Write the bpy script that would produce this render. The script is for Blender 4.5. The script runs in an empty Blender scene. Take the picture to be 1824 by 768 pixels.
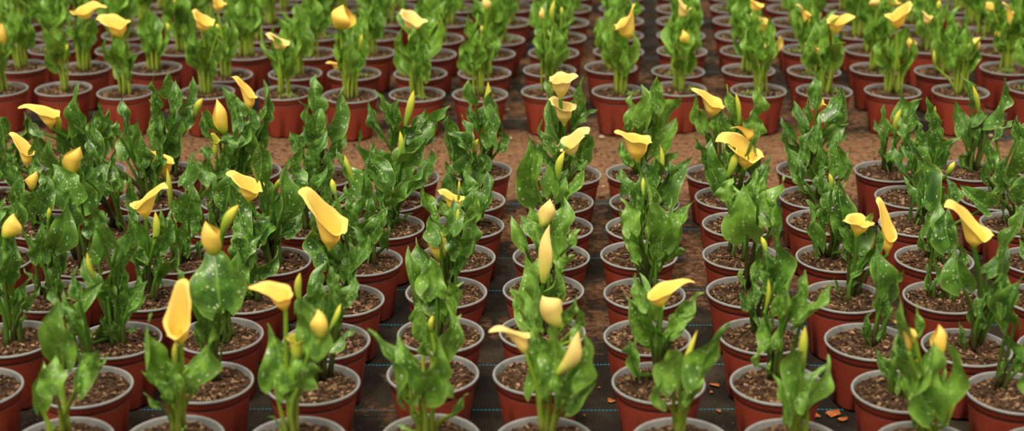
import bpy, math, random
from mathutils import Vector, Matrix
import numpy as np

# ------------------------------------------------------------------ camera model
TH = math.radians(20.2); FPX = 2684.0
D = 0.14; ZR = 0.104; HC = 1.006 + ZR; ZS = ZR - 0.0080
CT, ST = math.cos(TH), math.sin(TH)
CAM = Vector((0, 0, HC))
def ray(x, y):
    a, b = x - 912.0, 384.0 - y
    return Vector((a, FPX*CT + b*ST, -FPX*ST + b*CT))
def at_z(x, y, z):
    r = ray(x, y); return CAM + r*((z - HC)/r.z)
def at_y(x, y, Y):
    r = ray(x, y); return CAM + r*(Y/r.y)
def to_px(p):
    d = p - CAM; dep = d.y*CT - d.z*ST
    return (912 + FPX*d.x/dep, 384 - FPX*(d.y*ST + d.z*CT)/dep, dep)

col = bpy.context.scene.collection
RN = random.Random(11)

# ------------------------------------------------------------------ materials
def new_mat(name):
    m = bpy.data.materials.new(name); m.use_nodes = True
    nt = m.node_tree; nt.nodes.clear()
    return m, nt
class NB:
    def __init__(s, nt): s.nt = nt
    def n(s, t, **k):
        nd = s.nt.nodes.new(t)
        for a, b in k.items(): setattr(nd, a, b)
        return nd
    def l(s, a, b): s.nt.links.new(a, b)
    def val(s, sock, v):
        if hasattr(v, 'bl_idname') or isinstance(v, bpy.types.NodeSocket): s.l(v, sock)
        else: sock.default_value = v
    def math(s, op, a, b=None, c=None, clamp=False):
        nd = s.n('ShaderNodeMath', operation=op, use_clamp=clamp)
        s.val(nd.inputs[0], a)
        if b is not None: s.val(nd.inputs[1], b)
        if c is not None: s.val(nd.inputs[2], c)
        return nd.outputs[0]
    def mix(s, f, a, b):
        nd = s.n('ShaderNodeMix', data_type='RGBA')
        s.val(nd.inputs[0], f)
        for i, v in ((6, a), (7, b)):
            if isinstance(v, tuple): nd.inputs[i].default_value = v + (1,) if len(v) == 3 else v
            else: s.l(v, nd.inputs[i])
        return nd.outputs[2]
    def ramp(s, f, stops):
        nd = s.n('ShaderNodeValToRGB'); cr = nd.color_ramp
        while len(cr.elements) > 1: cr.elements.remove(cr.elements[-1])
        cr.elements[0].position = stops[0][0]; cr.elements[0].color = stops[0][1] + (1,)
        for p, c in stops[1:]:
            e = cr.elements.new(p); e.color = c + (1,)
        s.val(nd.inputs[0], f); return nd.outputs[0]
    def step(s, f, a, b):
        nd = s.n('ShaderNodeMapRange', interpolation_type='SMOOTHSTEP')
        s.val(nd.inputs[0], f); nd.inputs[1].default_value = a; nd.inputs[2].default_value = b
        return nd.outputs[0]
    def noise(s, vec, sc, det=2, rough=.5):
        nd = s.n('ShaderNodeTexNoise'); s.l(vec, nd.inputs['Vector'])
        nd.inputs['Scale'].default_value = sc; nd.inputs['Detail'].default_value = det
        nd.inputs['Roughness'].default_value = rough
        return nd.outputs[0]
    def mapping(s, vec, sc=(1, 1, 1), loc=(0, 0, 0)):
        nd = s.n('ShaderNodeMapping'); s.l(vec, nd.inputs[0])
        nd.inputs['Scale'].default_value = sc; nd.inputs['Location'].default_value = loc
        return nd.outputs[0]
    def out(s, sh):
        o = s.n('ShaderNodeOutputMaterial'); s.l(sh, o.inputs[0])
    def bsdf(s, color, rough=.5, spec=.5, normal=None, metal=0):
        p = s.n('ShaderNodeBsdfPrincipled')
        if isinstance(color, tuple): p.inputs['Base Color'].default_value = color + (1,)
        else: s.l(color, p.inputs['Base Color'])
        s.val(p.inputs['Roughness'], rough); p.inputs['Specular IOR Level'].default_value = spec
        p.inputs['Metallic'].default_value = metal
        if normal is not None: s.l(normal, p.inputs['Normal'])
        return p.outputs[0]
    def bump(s, h, st, dist=.002):
        nd = s.n('ShaderNodeBump'); s.l(h, nd.inputs['Height'])
        nd.inputs['Strength'].default_value = st; nd.inputs['Distance'].default_value = dist
        return nd.outputs[0]
    def transl(s, sh, color, f):
        t = s.n('ShaderNodeBsdfTranslucent')
        if isinstance(color, tuple): t.inputs[0].default_value = color + (1,)
        else: s.l(color, t.inputs[0])
        m = s.n('ShaderNodeMixShader'); s.val(m.inputs[0], f); s.l(sh, m.inputs[1]); s.l(t.outputs[0], m.inputs[2])
        return m.outputs[0]

def leaf_material(name, dark, light, spots=True):
    m, nt = new_mat(name); b = NB(nt)
    uv = b.n('ShaderNodeUVMap').outputs[0]
    sep = b.n('ShaderNodeSeparateXYZ'); b.l(uv, sep.inputs[0])
    u, v = sep.outputs[0], sep.outputs[1]
    oi = b.n('ShaderNodeObjectInfo')
    rnd = oi.outputs['Random']
    au = b.math('ABSOLUTE', b.math('SUBTRACT', u, .5))           # 0 midrib .. .5 edge
    off = b.n('ShaderNodeCombineXYZ'); b.l(b.math('MULTIPLY', rnd, 37.0), off.inputs[0]); b.l(b.math('MULTIPLY', rnd, 91.0), off.inputs[1])
    add = b.n('ShaderNodeVectorMath', operation='ADD'); b.l(uv, add.inputs[0]); b.l(off.outputs[0], add.inputs[1])
    vec = add.outputs[0]
    base = b.mix(rnd, dark, light)
    nz = b.noise(b.mapping(vec, (2.2, 3.5, 1)), 1.4, 3)
    base = b.mix(b.step(nz, .42, .68), base, tuple(min(1, c*1.55) for c in light))
    # lateral veins
    vv = b.math('SINE', b.math('MULTIPLY', b.math('SUBTRACT', v, b.math('MULTIPLY', au, .8)), 75.0))
    vein = b.math('MULTIPLY', b.step(vv, .75, 1.0), .28)
    base = b.mix(vein, base, (.16, .34, .06))
    mid = b.math('SUBTRACT', 1.0, b.step(au, .012, .045))
    base = b.mix(b.math('MULTIPLY', mid, .55), base, (.24, .44, .06))
    rim = b.step(au, .26, .5)
    base = b.mix(b.math('MULTIPLY', rim, .38), base, (.19, .34, .06))  # broad yellow-green margin, also paints in the pale sheen on cupped leaf edges
    edge = b.step(au, .465, .5)
    base = b.mix(b.math('MULTIPLY', edge, .75), base, (.33, .52, .06))
    if spots:
        vo = b.n('ShaderNodeTexVoronoi'); b.l(b.mapping(vec, (11, 17, 1)), vo.inputs['Vector'])
        vo.inputs['Scale'].default_value = 1.0; vo.inputs['Randomness'].default_value = 1
        sepc = b.n('ShaderNodeSeparateColor'); b.l(vo.outputs['Color'], sepc.inputs[0])
        rad = b.math('MULTIPLY', b.step(sepc.outputs[0], .28, 1.0), .36)
        sp = b.math('GREATER_THAN', rad, vo.outputs['Distance'])
        patch = b.step(b.noise(b.mapping(vec, (3, 3, 1)), 1.1, 1), .36, .46)
        sp = b.math('MULTIPLY', b.math('MULTIPLY', sp, patch), b.math('SUBTRACT', 1, b.step(au, .42, .48)))
        base = b.mix(b.math('MULTIPLY', sp, .8), base, (.62, .74, .42))
    bmp = b.bump(b.math('ADD', b.math('MULTIPLY', vein, 1.2), b.math('MULTIPLY', nz, .8)), .5, .002)
    sh = b.bsdf(base, b.math('ADD', .29, b.math('MULTIPLY', rnd, .12)), .6, bmp)
    tc = b.mix(.5, base, (.25, .48, .02))
    b.out(b.transl(sh, tc, .13)); return m

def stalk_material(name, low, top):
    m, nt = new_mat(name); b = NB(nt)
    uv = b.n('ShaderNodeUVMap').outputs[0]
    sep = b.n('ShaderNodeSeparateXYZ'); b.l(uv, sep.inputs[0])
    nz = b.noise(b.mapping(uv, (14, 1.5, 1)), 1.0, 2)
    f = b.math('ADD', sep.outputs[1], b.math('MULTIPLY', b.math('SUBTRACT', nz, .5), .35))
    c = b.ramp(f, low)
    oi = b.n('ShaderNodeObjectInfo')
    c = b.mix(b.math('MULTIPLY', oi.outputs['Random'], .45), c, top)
    sh = b.bsdf(c, .42, .4)
    b.out(b.transl(sh, top, .10)); return m

def flower_material(name, stops, inner):
    m, nt = new_mat(name); b = NB(nt)
    uv = b.n('ShaderNodeUVMap').outputs[0]
    sep = b.n('ShaderNodeSeparateXYZ'); b.l(uv, sep.inputs[0])
    st = b.noise(b.mapping(uv, (26, 1.2, 1)), 1.0, 2)
    f = b.math('ADD', sep.outputs[1], b.math('MULTIPLY', b.math('SUBTRACT', st, .5), .22))
    c = b.ramp(f, stops)
    nz = b.noise(b.mapping(uv, (3, 3, 1)), 1.2, 2)
    c = b.mix(b.math('MULTIPLY', b.step(nz, .5, .8), .35), c, inner)
    bmp = b.bump(st, .35, .0015)
    sh = b.bsdf(c, .5, .3, bmp)
    b.out(b.transl(sh, c, .18)); return m

M = {}
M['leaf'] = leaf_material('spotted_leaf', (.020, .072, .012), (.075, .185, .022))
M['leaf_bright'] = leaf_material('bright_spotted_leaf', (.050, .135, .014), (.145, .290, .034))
M['leaf_far'] = leaf_material('young_leaf', (.036, .125, .012), (.165, .330, .035), False)
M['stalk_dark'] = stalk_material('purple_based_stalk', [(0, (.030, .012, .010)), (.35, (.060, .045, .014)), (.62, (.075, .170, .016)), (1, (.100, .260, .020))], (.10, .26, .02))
M['stalk_light'] = stalk_material('pale_stalk', [(0, (.10, .06, .03)), (.14, (.26, .29, .05)), (.45, (.30, .42, .04)), (1, (.15, .32, .025))], (.26, .42, .035))
M['flower'] = flower_material('yellow_spathe', [(0, (.22, .36, .025)), (.16, (.62, .60, .055)), (.36, (.92, .66, .10)), (1, (.97, .66, .155))], (1.0, .76, .28))
M['flower_pale'] = flower_material('pale_yellow_spathe', [(0, (.30, .42, .04)), (.2, (.72, .68, .13)), (.5, (.93, .70, .22)), (1, (.97, .72, .26))], (1.0, .80, .38))
M['bud'] = flower_material('green_yellow_bud', [(0, (.14, .30, .025)), (.35, (.34, .48, .045)), (.75, (.66, .66, .08)), (1, (.80, .62, .08))], (.66, .68, .12))

def pot_mat():
    m, nt = new_mat('red_plastic_pot'); b = NB(nt)
    tc = b.n('ShaderNodeTexCoord').outputs['Object']
    oi = b.n('ShaderNodeObjectInfo').outputs['Random']
    c = b.mix(oi, (.245, .036, .020), (.305, .050, .026))
    nz = b.noise(tc, 26, 5, .65)
    c = b.mix(b.math('MULTIPLY', b.step(nz, .52, .75), .35), c, (.30, .12, .07))
    b.out(b.bsdf(c, .48, .42, b.bump(b.noise(tc, 120, 2), .08, .001))); return m
M['pot'] = pot_mat()
def lip_mat():
    m, nt = new_mat('grey_pot_lip'); b = NB(nt)
    tc = b.n('ShaderNodeTexCoord').outputs['Object']
    nz = b.noise(tc, 60, 4, .6)
    c = b.ramp(nz, [(.3, (.185, .185, .182)), (.6, (.255, .252, .245)), (.78, (.20, .17, .14))])
    b.out(b.bsdf(c, .55, .4)); return m
M['lip'] = lip_mat()
def soil_mat():
    m, nt = new_mat('bark_soil'); b = NB(nt)
    tc = b.n('ShaderNodeTexCoord').outputs['Object']
    vc = b.n('ShaderNodeVertexColor', layer_name='tone').outputs[0]
    nz = b.noise(tc, 170, 4, .7)
    c = b.mix(.5, vc, b.ramp(nz, [(.3, (.018, .010, .006)), (.55, (.075, .040, .021)), (.8, (.20, .115, .062))]))
    b.out(b.bsdf(c, .9, .15, b.bump(nz, .8, .003))); return m
M['soil'] = soil_mat()
def simple(name, c, rough=.6, spec=.3, var=None, tr=0):
    m, nt = new_mat(name); b = NB(nt)
    tc = b.n('ShaderNodeTexCoord').outputs['Object']
    cc = b.mix(b.step(b.noise(tc, 55, 3), .35, .7), c, var or tuple(x*1.4 for x in c))
    sh = b.bsdf(cc, rough, spec)
    b.out(b.transl(sh, c, tr) if tr else sh); return m
M['weed'] = simple('seedling_green', (.16, .30, .05), .6, .3, (.30, .40, .10), .2)
M['spadix'] = simple('spadix_orange', (.80, .42, .04), .7, .2)
M['dry_leaf'] = simple('dry_orange_leaf', (.42, .12, .035), .8, .2, (.60, .22, .07))
M['pebble'] = simple('pale_stone', (.42, .29, .18), .9, .2, (.55, .40, .30))
M['twig'] = simple('dry_twig', (.25, .14, .08), .9, .1)

def floor_mat(y_first, y_step, ya0, ya1):
    m, nt = new_mat('weed_fabric_with_soil'); b = NB(nt)
    tc = b.n('ShaderNodeTexCoord').outputs['Object']
    sep = b.n('ShaderNodeSeparateXYZ'); b.l(tc, sep.inputs[0])
    x, y = sep.outputs[0], sep.outputs[1]
    wx = b.math('SINE', b.math('MULTIPLY', x, 2*math.pi/.0045))
    wy = b.math('SINE', b.math('MULTIPLY', y, 2*math.pi/.0030))
    weave = b.math('MULTIPLY', b.math('ADD', b.math('MULTIPLY', wx, .6), b.math('MULTIPLY', wy, .4)), .5)
    wv = b.math('ADD', weave, .5)
    fab = b.mix(wv, (.010, .0085, .0065), (.028, .023, .017))
    dust = b.step(b.noise(tc, 9, 6, .65), .40, .72)
    fab = b.mix(b.math('MULTIPLY', dust, .30), fab, (.145, .105, .075))
    # cyan stitching
    wob = b.math('MULTIPLY', b.math('SUBTRACT', b.noise(b.mapping(tc, (2.2, .4, 1)), 1.5, 1), .5), .018)
    yy = b.math('DIVIDE', b.math('SUBTRACT', b.math('ADD', y, wob), y_first), y_step)
    fr = b.math('ABSOLUTE', b.math('SUBTRACT', b.math('FRACT', b.math('ADD', yy, .5)), .5))
    line = b.math('LESS_THAN', fr, .0016/y_step)
    dash = b.math('GREATER_THAN', b.math('SINE', b.math('MULTIPLY', x, 2*math.pi/.0062)), -.45)
    line = b.math('MULTIPLY', line, dash)
    fab = b.mix(b.math('MULTIPLY', line, .9), fab, (.020, .215, .30))
    # scattered soil
    n1 = b.noise(tc, 3.2, 6, .62); n2 = b.noise(tc, 40, 5, .75)
    ais = b.math('MULTIPLY', b.step(y, ya0 - .12, ya0 + .06), b.math('SUBTRACT', 1, b.step(y, ya1 - .04, ya1 + .12)))
    leftw = b.math('SUBTRACT', 1, b.step(x, -.30, .5))
    cover = b.math('ADD', b.math('MULTIPLY', n1, .9), b.math('MULTIPLY', n2, .45))
    thr = b.math('SUBTRACT', .80, b.math('MULTIPLY', ais, b.math('ADD', .14, b.math('MULTIPLY', leftw, .34))))
    thr = b.math('SUBTRACT', thr, b.math('MULTIPLY', b.step(y, ya0 - 1.2, ya0 - .35), .13))
    dirt = b.step(b.math('SUBTRACT', cover, thr), -.03, .07)
    dc = b.ramp(b.noise(tc, 75, 5, .75), [(.30, (.035, .018, .010)), (.5, (.135, .070, .036)), (.70, (.30, .165, .090))])
    dc = b.mix(b.math('MULTIPLY', ais, .30), dc, (.20, .110, .055))
    c = b.mix(dirt, fab, dc)
    h = b.math('ADD', b.math('MULTIPLY', wv, .12), b.math('MULTIPLY', b.math('MULTIPLY', n2, dirt), 1.4))
    b.out(b.bsdf(c, .9, .08, b.bump(h, .7, .004))); return m

# ------------------------------------------------------------------ mesh helpers
def mesh_from(name, V, F, mats, UV=None, smooth=True, tone=None):
    me = bpy.data.meshes.new(name)
    me.from_pydata([tuple(v) for v in V], [], F)
    for m in (mats if isinstance(mats, (list, tuple)) else [mats]): me.materials.append(m)
    if UV is not None:
        lay = me.uv_layers.new(name='UVMap')
        idx = np.empty(len(me.loops), dtype=np.int32); me.loops.foreach_get('vertex_index', idx)
        arr = np.array(UV, dtype=np.float32)[idx]; lay.data.foreach_set('uv', arr.ravel())
    if tone is not None:
        ca = me.color_attributes.new('tone', 'FLOAT_COLOR', 'POINT')
        ca.data.foreach_set('color', np.array(tone, dtype=np.float32).ravel())
    if smooth: me.polygons.foreach_set('use_smooth', [True]*len(me.polygons))
    me.update(); return me
def link(name, me, parent=None, label=None):
    o = bpy.data.objects.new(name, me); col.objects.link(o)
    if parent is not None: o.parent = parent
    if label: o['label'] = label
    return o
def grid_faces(nv, nu, closed=False):
    F = []
    for i in range(nv - 1):
        for j in range(nu - (0 if closed else 1)):
            a = i*nu + j; b_ = i*nu + (j + 1) % nu
            F.append((a, b_, b_ + nu, a + nu))
    return F
def sstep(a, b, x):
    t = max(0.0, min(1.0, (x - a)/(b - a))); return t*t*(3 - 2*t)

def blade_mesh(B, T, w, view, rng, mat, roll=None, style=0, wavy=1.0, nt_=20, nu=11):
    """arrow-shaped wavy leaf from its base B to its tip T; w = width seen along 'view'"""
    m = T - B; L = m.length; mh = m.normalized()
    v = (view - mh*view.dot(mh)).normalized(); s0 = mh.cross(v).normalized()
    W = max(w*1.14, .46*L)
    c = min(1.0, w/W)
    rho = math.acos(c)*(1 if rng.random() < .5 else -1) if roll is None else roll
    rho += rng.uniform(-.12, .12)
    face = 1 if rng.random() < .72 else -1
    pw = rng.uniform(.85, 1.45)
    bow = rng.uniform(.02, .12)*face; rec = rng.uniform(.08, .34)
    cup = rng.uniform(.15, .85)*face; tw = rng.uniform(-1.3, 1.3)
    ra = rng.uniform(.10, .25)*W*wavy; k1 = rng.uniform(1.0, 2.3); k2 = rng.uniform(1.0, 2.3)
    p1, p2 = rng.uniform(0, 6.3), rng.uniform(0, 6.3)
    lobe = rng.uniform(.10, .22)*L; sway = rng.uniform(-.13, .13)*L; sw2 = rng.uniform(-.06, .06)*L; ts = rng.uniform(-.10, .10)*L
    V, UV = [], []
    for i in range(nt_):
        t = i/(nt_ - 1)
        if t < .26: pr = .66 + .34*math.sin(math.pi/2*(t/.26))
        else:
            q = (t - .26)/.74; pr = math.cos(q*math.pi/2)**pw*(1 - .12*q)
        if t < .02: pr = .42
        hw = .5*W*max(pr, .012)
        ang = rho + tw*(t - .4)
        sd = s0*math.cos(ang) + v*math.sin(ang); n = v*math.cos(ang) - s0*math.sin(ang)
        mid = B + m*t + v*(bow*L*4*t*(1 - t)) - v*(face*rec*L*(t**3 - t**2*.6)) + s0*(sway*math.sin(math.pi*t) + sw2*math.sin(2*math.pi*t) + ts*t**6)
        for j in range(nu):
            u = -1 + 2*j/(nu - 1); a = abs(u)
            ruf = math.sin((k1 if u < 0 else k2)*2*math.pi*t + (p1 if u < 0 else p2))*ra*a**2.2*(.35 + .65*math.sin(math.pi*min(1, t*1.02 + .02)))
            wid = 1 + .09*math.sin((k2 if u < 0 else k1)*2*math.pi*t*1.3 + p2)*a
            P = mid + sd*(u*hw*wid) + n*(cup*a**1.7*hw + ruf) - mh*(lobe*a**1.4*(1 - t)**5) + mh*(.05*L*a*a*(t > .3)*(1 - t))
            V.append(P); UV.append((.5 + u*.5, t))
    return mesh_from('leaf', V, grid_faces(nt_, nu), mat, UV)

def tube_mesh(name, pts, radii, mat, ns=7, flat=1.0):
    V, UV = [], []
    n = len(pts)
    for i, p in enumerate(pts):
        d = (pts[min(n - 1, i + 1)] - pts[max(0, i - 1)]).normalized()
        a = d.cross(Vector((0, 1, .01))).normalized(); c = d.cross(a)
        for j in range(ns):
            f = 2*math.pi*j/ns
            V.append(p + (a*math.cos(f) + c*math.sin(f)*flat)*radii[i]); UV.append((j/ns, i/(n - 1)))
    F = grid_faces(n, ns, True)
    F.append(tuple(range(ns - 1, -1, -1))); F.append(tuple(range((n - 1)*ns, n*ns)))
    return mesh_from(name, V, F, mat, UV)
def stalk_mesh(name, R, B, rng, mat, r0=.0042, r1=.0022, into=None):
    d = B - R; L = d.length
    mid = Vector((rng.uniform(-.05, .05)*L, rng.uniform(-.05, .05)*L, 0)) - Vector((d.x, d.y, 0))*.22
    pts = [R + d*t + mid*math.sin(math.pi*t) for t in (0, .18, .38, .58, .78, 1)]
    pts[0] = pts[0] - Vector((0, 0, .004))
    if into is not None: pts.append(B + into)
    k = len(pts)
    return tube_mesh(name, pts, [r0 + (r1 - r0)*(i/(k - 1))**.8 for i in range(k)], mat)

def ortho(a):
    e1 = a.cross(Vector((0, 1, 0)));
    if e1.length < 1e-4: e1 = a.cross(Vector((1, 0, 0)))
    e1.normalize(); return e1, a.cross(e1).normalized()

def spathe_mesh(B, Mc, T, w, rng, mat, tilt=.4):
    """funnel with a flared, rolled rim drawn out into one pointed tip"""
    ax = Mc - B; L = ax.length; ah = ax.normalized(); R = w*.5
    e1, e2 = ortho(ah); d = T - Mc
    pt = math.atan2(d.dot(e2), d.dot(e1)); tipdir = e1*math.cos(pt) + e2*math.sin(pt)
    rimt = Mc + tipdir*R; ext = T - rimt
    va = Vector((B.x*0, 1, 0)); pa = math.atan2(va.dot(e2), va.dot(e1)) + rng.uniform(-.25, .25)
    nv, nu = 20, 37; ph = rng.uniform(0, 6.3); V, UV = [], []
    for i in range(nv):
        s = i/(nv - 1)
        for j in range(nu):
            q = j/(nu - 1); f = pt + math.pi*1.0 + (q - .5)*2*math.pi*1.10 + math.pi
            dlt = f - pt - 2*math.pi*round((f - pt)/(2*math.pi)); cc = math.cos(dlt)
            if abs(q - .5)*2*1.10 > 1: cc = -1
            k = max(0.0, (1 + cc)/2)
            e = .66*k**2 + .34*k**12
            r = R*(.17 + .43*sstep(0, .5, s) + .40*s**3.0)*(1 - .16*(q - .5)*(s > 0)*min(1, s*2))
            low = -.06*(1 - k)*s**2*L + tilt*R*(math.cos(f - pa) + .15)*sstep(.25, 1, s)
            roll = -.13*L*sstep(.84, 1, s)
            wv = .09*R*math.sin(3*f + ph)*s**3 + .06*R*math.sin(6*f + ph*2)*s**5
            P = B + ah*(s*L + low + roll + wv) + (e1*math.cos(f) + e2*math.sin(f))*(r*(1 + .11*math.sin(3*f + ph)*s**3 + .05*math.sin(8*f + ph)*s**8) + .08*R*sstep(.86, 1, s))
            g = e*sstep(.30, 1, s)**1.35
            P = P + ext*g + Vector((0, 0, 1))*(ext.length*.30*math.sin(math.pi*min(1, g)))
            V.append(P); UV.append((q, s))
    return mesh_from('flower', V, grid_faces(nv, nu), mat, UV)

def bud_mesh(B, T, w, rng, mat, fat=False, view=None):
    w *= .92 if fat else .66
    ax = T - B; L = ax.length; ah = ax.normalized(); R = w*.5
    e1, e2 = ortho(ah); nv, nu = 18, 22; V, UV = [], []
    sweep = 1.35*math.pi if fat else 2.35*math.pi
    vd = view if view is not None else Vector((0, -1, .3))
    f0 = math.atan2(vd.dot(e2), vd.dot(e1)) + rng.uniform(-.7, .7)
    gap = rng.choice((1.35, -1.35, 1.7, -1.7, 1.1, -1.1))
    bend = e1*rng.uniform(-.09, .09)*L + e2*rng.uniform(-.05, .05)*L; tw = rng.uniform(.4, 1.1)*rng.choice((-1, 1))
    ph = rng.uniform(0, 6)
    for i in range(nv):
        s = i/(nv - 1)
        pr = (.34 + .66*math.sin(math.pi*min(1, s*.80 + .08))) if s < .55 else (.34 + .66*math.sin(math.pi*(.52 )))*(1 - ((s - .55)/.45)**(2.0 if not fat else 1.7))
        pr = max(pr, .02)
        for j in range(nu):
            q = j/(nu - 1)
            if fat: f = f0 + math.pi + gap + (q - .5)*(sweep + .6*(1 - s)*math.pi) + tw*.4*s
            else: f = f0 + q*sweep + tw*s
            r = R*pr*(1 + (.16*q if not fat else .16*math.sin(7*s + q*5 + ph)*s + .55*abs(2*q - 1)**5*math.sin(math.pi*s**.8)))
            c = B + ax*s + bend*math.sin(math.pi*s)
            V.append(c + (e1*math.cos(f) + e2*math.sin(f))*r - ah*(.04*L*abs(q - .5)*2*s*(1 if fat else 0)))
            UV.append((q, s))
    return mesh_from('flower', V, grid_faces(nv, nu), mat, UV)

def spadix_mesh(B, Mc, rng):
    a = Mc - B; pts = [B + a*t for t in (.15, .35, .55, .7, .76)]
    return tube_mesh('spadix', pts, [.0028, .0034, .0032, .0022, .0006], M['spadix'], 8)

# ------------------------------------------------------------------ pot, soil
def lathe(name, prof, mat, ns=56, foot=False):
    V = []
    for k, (r, z) in enumerate(prof):
        for j in range(ns):
            zz = z
            if foot and z < .001 and (j % 7) in (0, 1): zz = z + .0045
            f = 2*math.pi*j/ns; V.append((r*math.cos(f), r*math.sin(f), zz))
    return mesh_from(name, V, grid_faces(len(prof), ns, True), mat)
RT = D/2
POT = lathe('pot', [(.0, .004), (.049, .004), (.0492, .0), (.0505, .0), (.0512, .004), (.0632, .0820), (.0633, .0836), (.0624, .0844), (.0626, .0856), (.0650, .0866),
                    (.0657, .0940), (.0668, .0975), (.0673, .1000), (.0664, .1004), (.0652, .0985), (.0636, .0880), (.0580, .060), (.0490, .006), (.0, .006)], M['pot'], 56, True)
POT.materials.append(M['lip'])
for _p in POT.polygons:
    if _p.index//56 >= 13: _p.material_index = 1
LIP = lathe('pot_rim', [(.0622, .0860), (.0636, .0930), (.0646, .0970), (.0654, .1008), (.0661, .1030), (.0674, .1040), (.0689, .1038), (.0699, .1026), (.0700, .1008), (.0692, .0996), (.0674, .0993)], M['lip'])
def soil_mesh(seed, fine):
    r = random.Random(seed); V, F, C = [], [], []
    nr, ns = 9, 34; R = .0641
    def h(x, y): return ZS + .0035*math.sin(x*90 + seed)*math.cos(y*80 + seed*2) - .10*max(0, math.hypot(x, y) - .045)
    for i in range(nr):
        for j in range(ns):
            rr = R*(i/(nr - 1))**.8 + (.0001 if i == 0 else 0); f = 2*math.pi*j/ns
            x, y = rr*math.cos(f), rr*math.sin(f); V.append((x, y, h(x, y) + r.uniform(-.0012, .0012))); C.append((.035, .019, .011, 1))
    F += grid_faces(nr, ns, True)
    pal = [(.34, .195, .10), (.15, .078, .038), (.08, .041, .021), (.54, .35, .20), (.040, .022, .013), (.024, .014, .009), (.11, .057, .03), (.055, .029, .016)]
    for k in range(fine):
        rr = .0612*math.sqrt(r.random()); f = r.uniform(0, 6.283); x, y = rr*math.cos(f), rr*math.sin(f)
        l = r.uniform(.0014, .0058) if r.random() < .88 else r.uniform(.006, .0095); wd = min(l, r.uniform(.0011, .0034)); t = r.uniform(.0006, .0016)
        if rr + l > .0632: l = max(.001, .0632 - rr)
        rot = Matrix.Rotation(r.uniform(0, 6.283), 3, 'Z') @ Matrix.Rotation(r.uniform(-.6, .6), 3, 'Y') @ Matrix.Rotation(r.uniform(-.6, .6), 3, 'X')
        c = Vector((x, y, h(x, y) + r.uniform(.0, .0022))); b0 = len(V)
        cc = r.choice(pal); br = r.uniform(.7, 1.2)
        for sx in (-1, 1):
            for sy in (-1, 1):
                for sz in (-1, 1):
                    V.append(c + rot @ Vector((sx*l*r.uniform(.7, 1), sy*wd*r.uniform(.6, 1), sz*t))); C.append((cc[0]*br, cc[1]*br, cc[2]*br, 1))
        F += [tuple(b0 + q for q in qd) for qd in ((0, 1, 3, 2), (4, 6, 7, 5), (0, 4, 5, 1), (2, 3, 7, 6), (0, 2, 6, 4), (1, 5, 7, 3))]
    return mesh_from('soil', V, F, M['soil'], None, False, C)
SOILS = [soil_mesh(s, 520) for s in range(5)]
def weeds_mesh(seed, n=26):
    r = random.Random(seed); V, F = [], []
    cx, cy = r.uniform(-.025, .025), r.uniform(-.03, .0)
    for k in range(n):
        x, y = cx + r.gauss(0, .013), cy + r.gauss(0, .010)
        rr = math.hypot(x, y)
        if rr > .052: x *= .052/rr; y *= .052/rr
        f = r.uniform(0, 6.28)
        for q in range(r.choice((2, 3, 4))):
            a = f + q*2.1 + r.uniform(-.4, .4); l = r.uniform(.003, .0065); w = l*.38; z = ZS + .003 + r.uniform(0, .005)
            d = Vector((math.cos(a), math.sin(a), r.uniform(.1, .8))); s = Vector((-math.sin(a), math.cos(a), 0)); p = Vector((x, y, z)); b0 = len(V)
            V += [p, p + d*l*.5 + s*w, p + d*l, p + d*l*.5 - s*w]; F.append((b0, b0 + 1, b0 + 2, b0 + 3))
        b0 = len(V); V += [Vector((x - .0005, y, ZS - .004)), Vector((x + .0005, y, ZS - .004)), Vector((x + .0005, y, ZS + .006)), Vector((x - .0005, y, ZS + .006))]
        F.append((b0, b0 + 1, b0 + 2, b0 + 3))
    return mesh_from('seedlings', V, F, M['weed'])
WEEDS = [weeds_mesh(s) for s in range(5)]

# ------------------------------------------------------------------ where the pots stand (rim centres)
NEAR = {
 'K0': (112,784),'J0': (310,780),'I0': (528,783),'H0': (767,778),'B0': (970,783),'A0': (1213,785),'C0': (1412,787),'D0': (1650,792),'E0': (1876,802),
 'L1': (-45,690),'K1': (152,687),'J1': (368,679),'I1': (558,682),'H1': (771,664),'B1': (960,665),'A1': (1173,680),'C1': (1384,682),'D1': (1602,695),'E1': (1806,698),
 'L2': (21,602),'K2': (209,604),'J2': (391,596),'I2': (581,606),'H2': (785,594),'B2': (966,590),'A2': (1153,599),'C2': (1358,597),'D2': (1548,607),'E2': (1722,617),'F2': (1895,622),
 'M3': (-70,532),'L3': (92,526),'K3': (265,524),'J3': (440,528),'I3': (611,533),'H3': (795,519),'B3': (968,515),'A3': (1148,522),'C3': (1331,519),'D3': (1505,527),'E3': (1683,528),'F3': (1864,532),
 'M4': (-12,462),'L4': (153,466),'K4': (317,461),'J4': (485,464),'I4': (648,464),'H4': (814,457),'B4': (982,456),'A4': (1138,452),'C4': (1320,454),'D4': (1487,458),'E4': (1664,460),'F4': (1852,464),
 'N5': (-70,402),'M5': (75,402),'L5': (222,405),'K5': (390,398),'J5': (547,400),'I5': (691,402),'H5': (833,401),'B5': (991,404),'A5': (1144,406),'C5': (1316,399),'D5': (1466,394),'E5': (1631,398),'F5': (1812,398),
 'N6': (-12,352),'M6': (130,353),'L6': (269,355),'K6': (418,357),'J6': (560,357),'I6': (698,354),'H6': (838,356),'B6': (995,358),'A6': (1148,360),'C6': (1300,351),'D6': (1450,350),'E6': (1621,350),'F6': (1771,353),'G6': (1925,350),
 'N7': (25,305),'M7': (164,305),'L7': (303,306),'K7': (442,304),'J7': (576,313),'I7': (722,317),'H7': (853,303),'B7': (1012,310),'A7': (1138,308),'C7': (1280,309),'D7': (1442,302),'E7': (1581,304),'F7': (1725,303),'G7': (1864,303),
}
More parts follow.
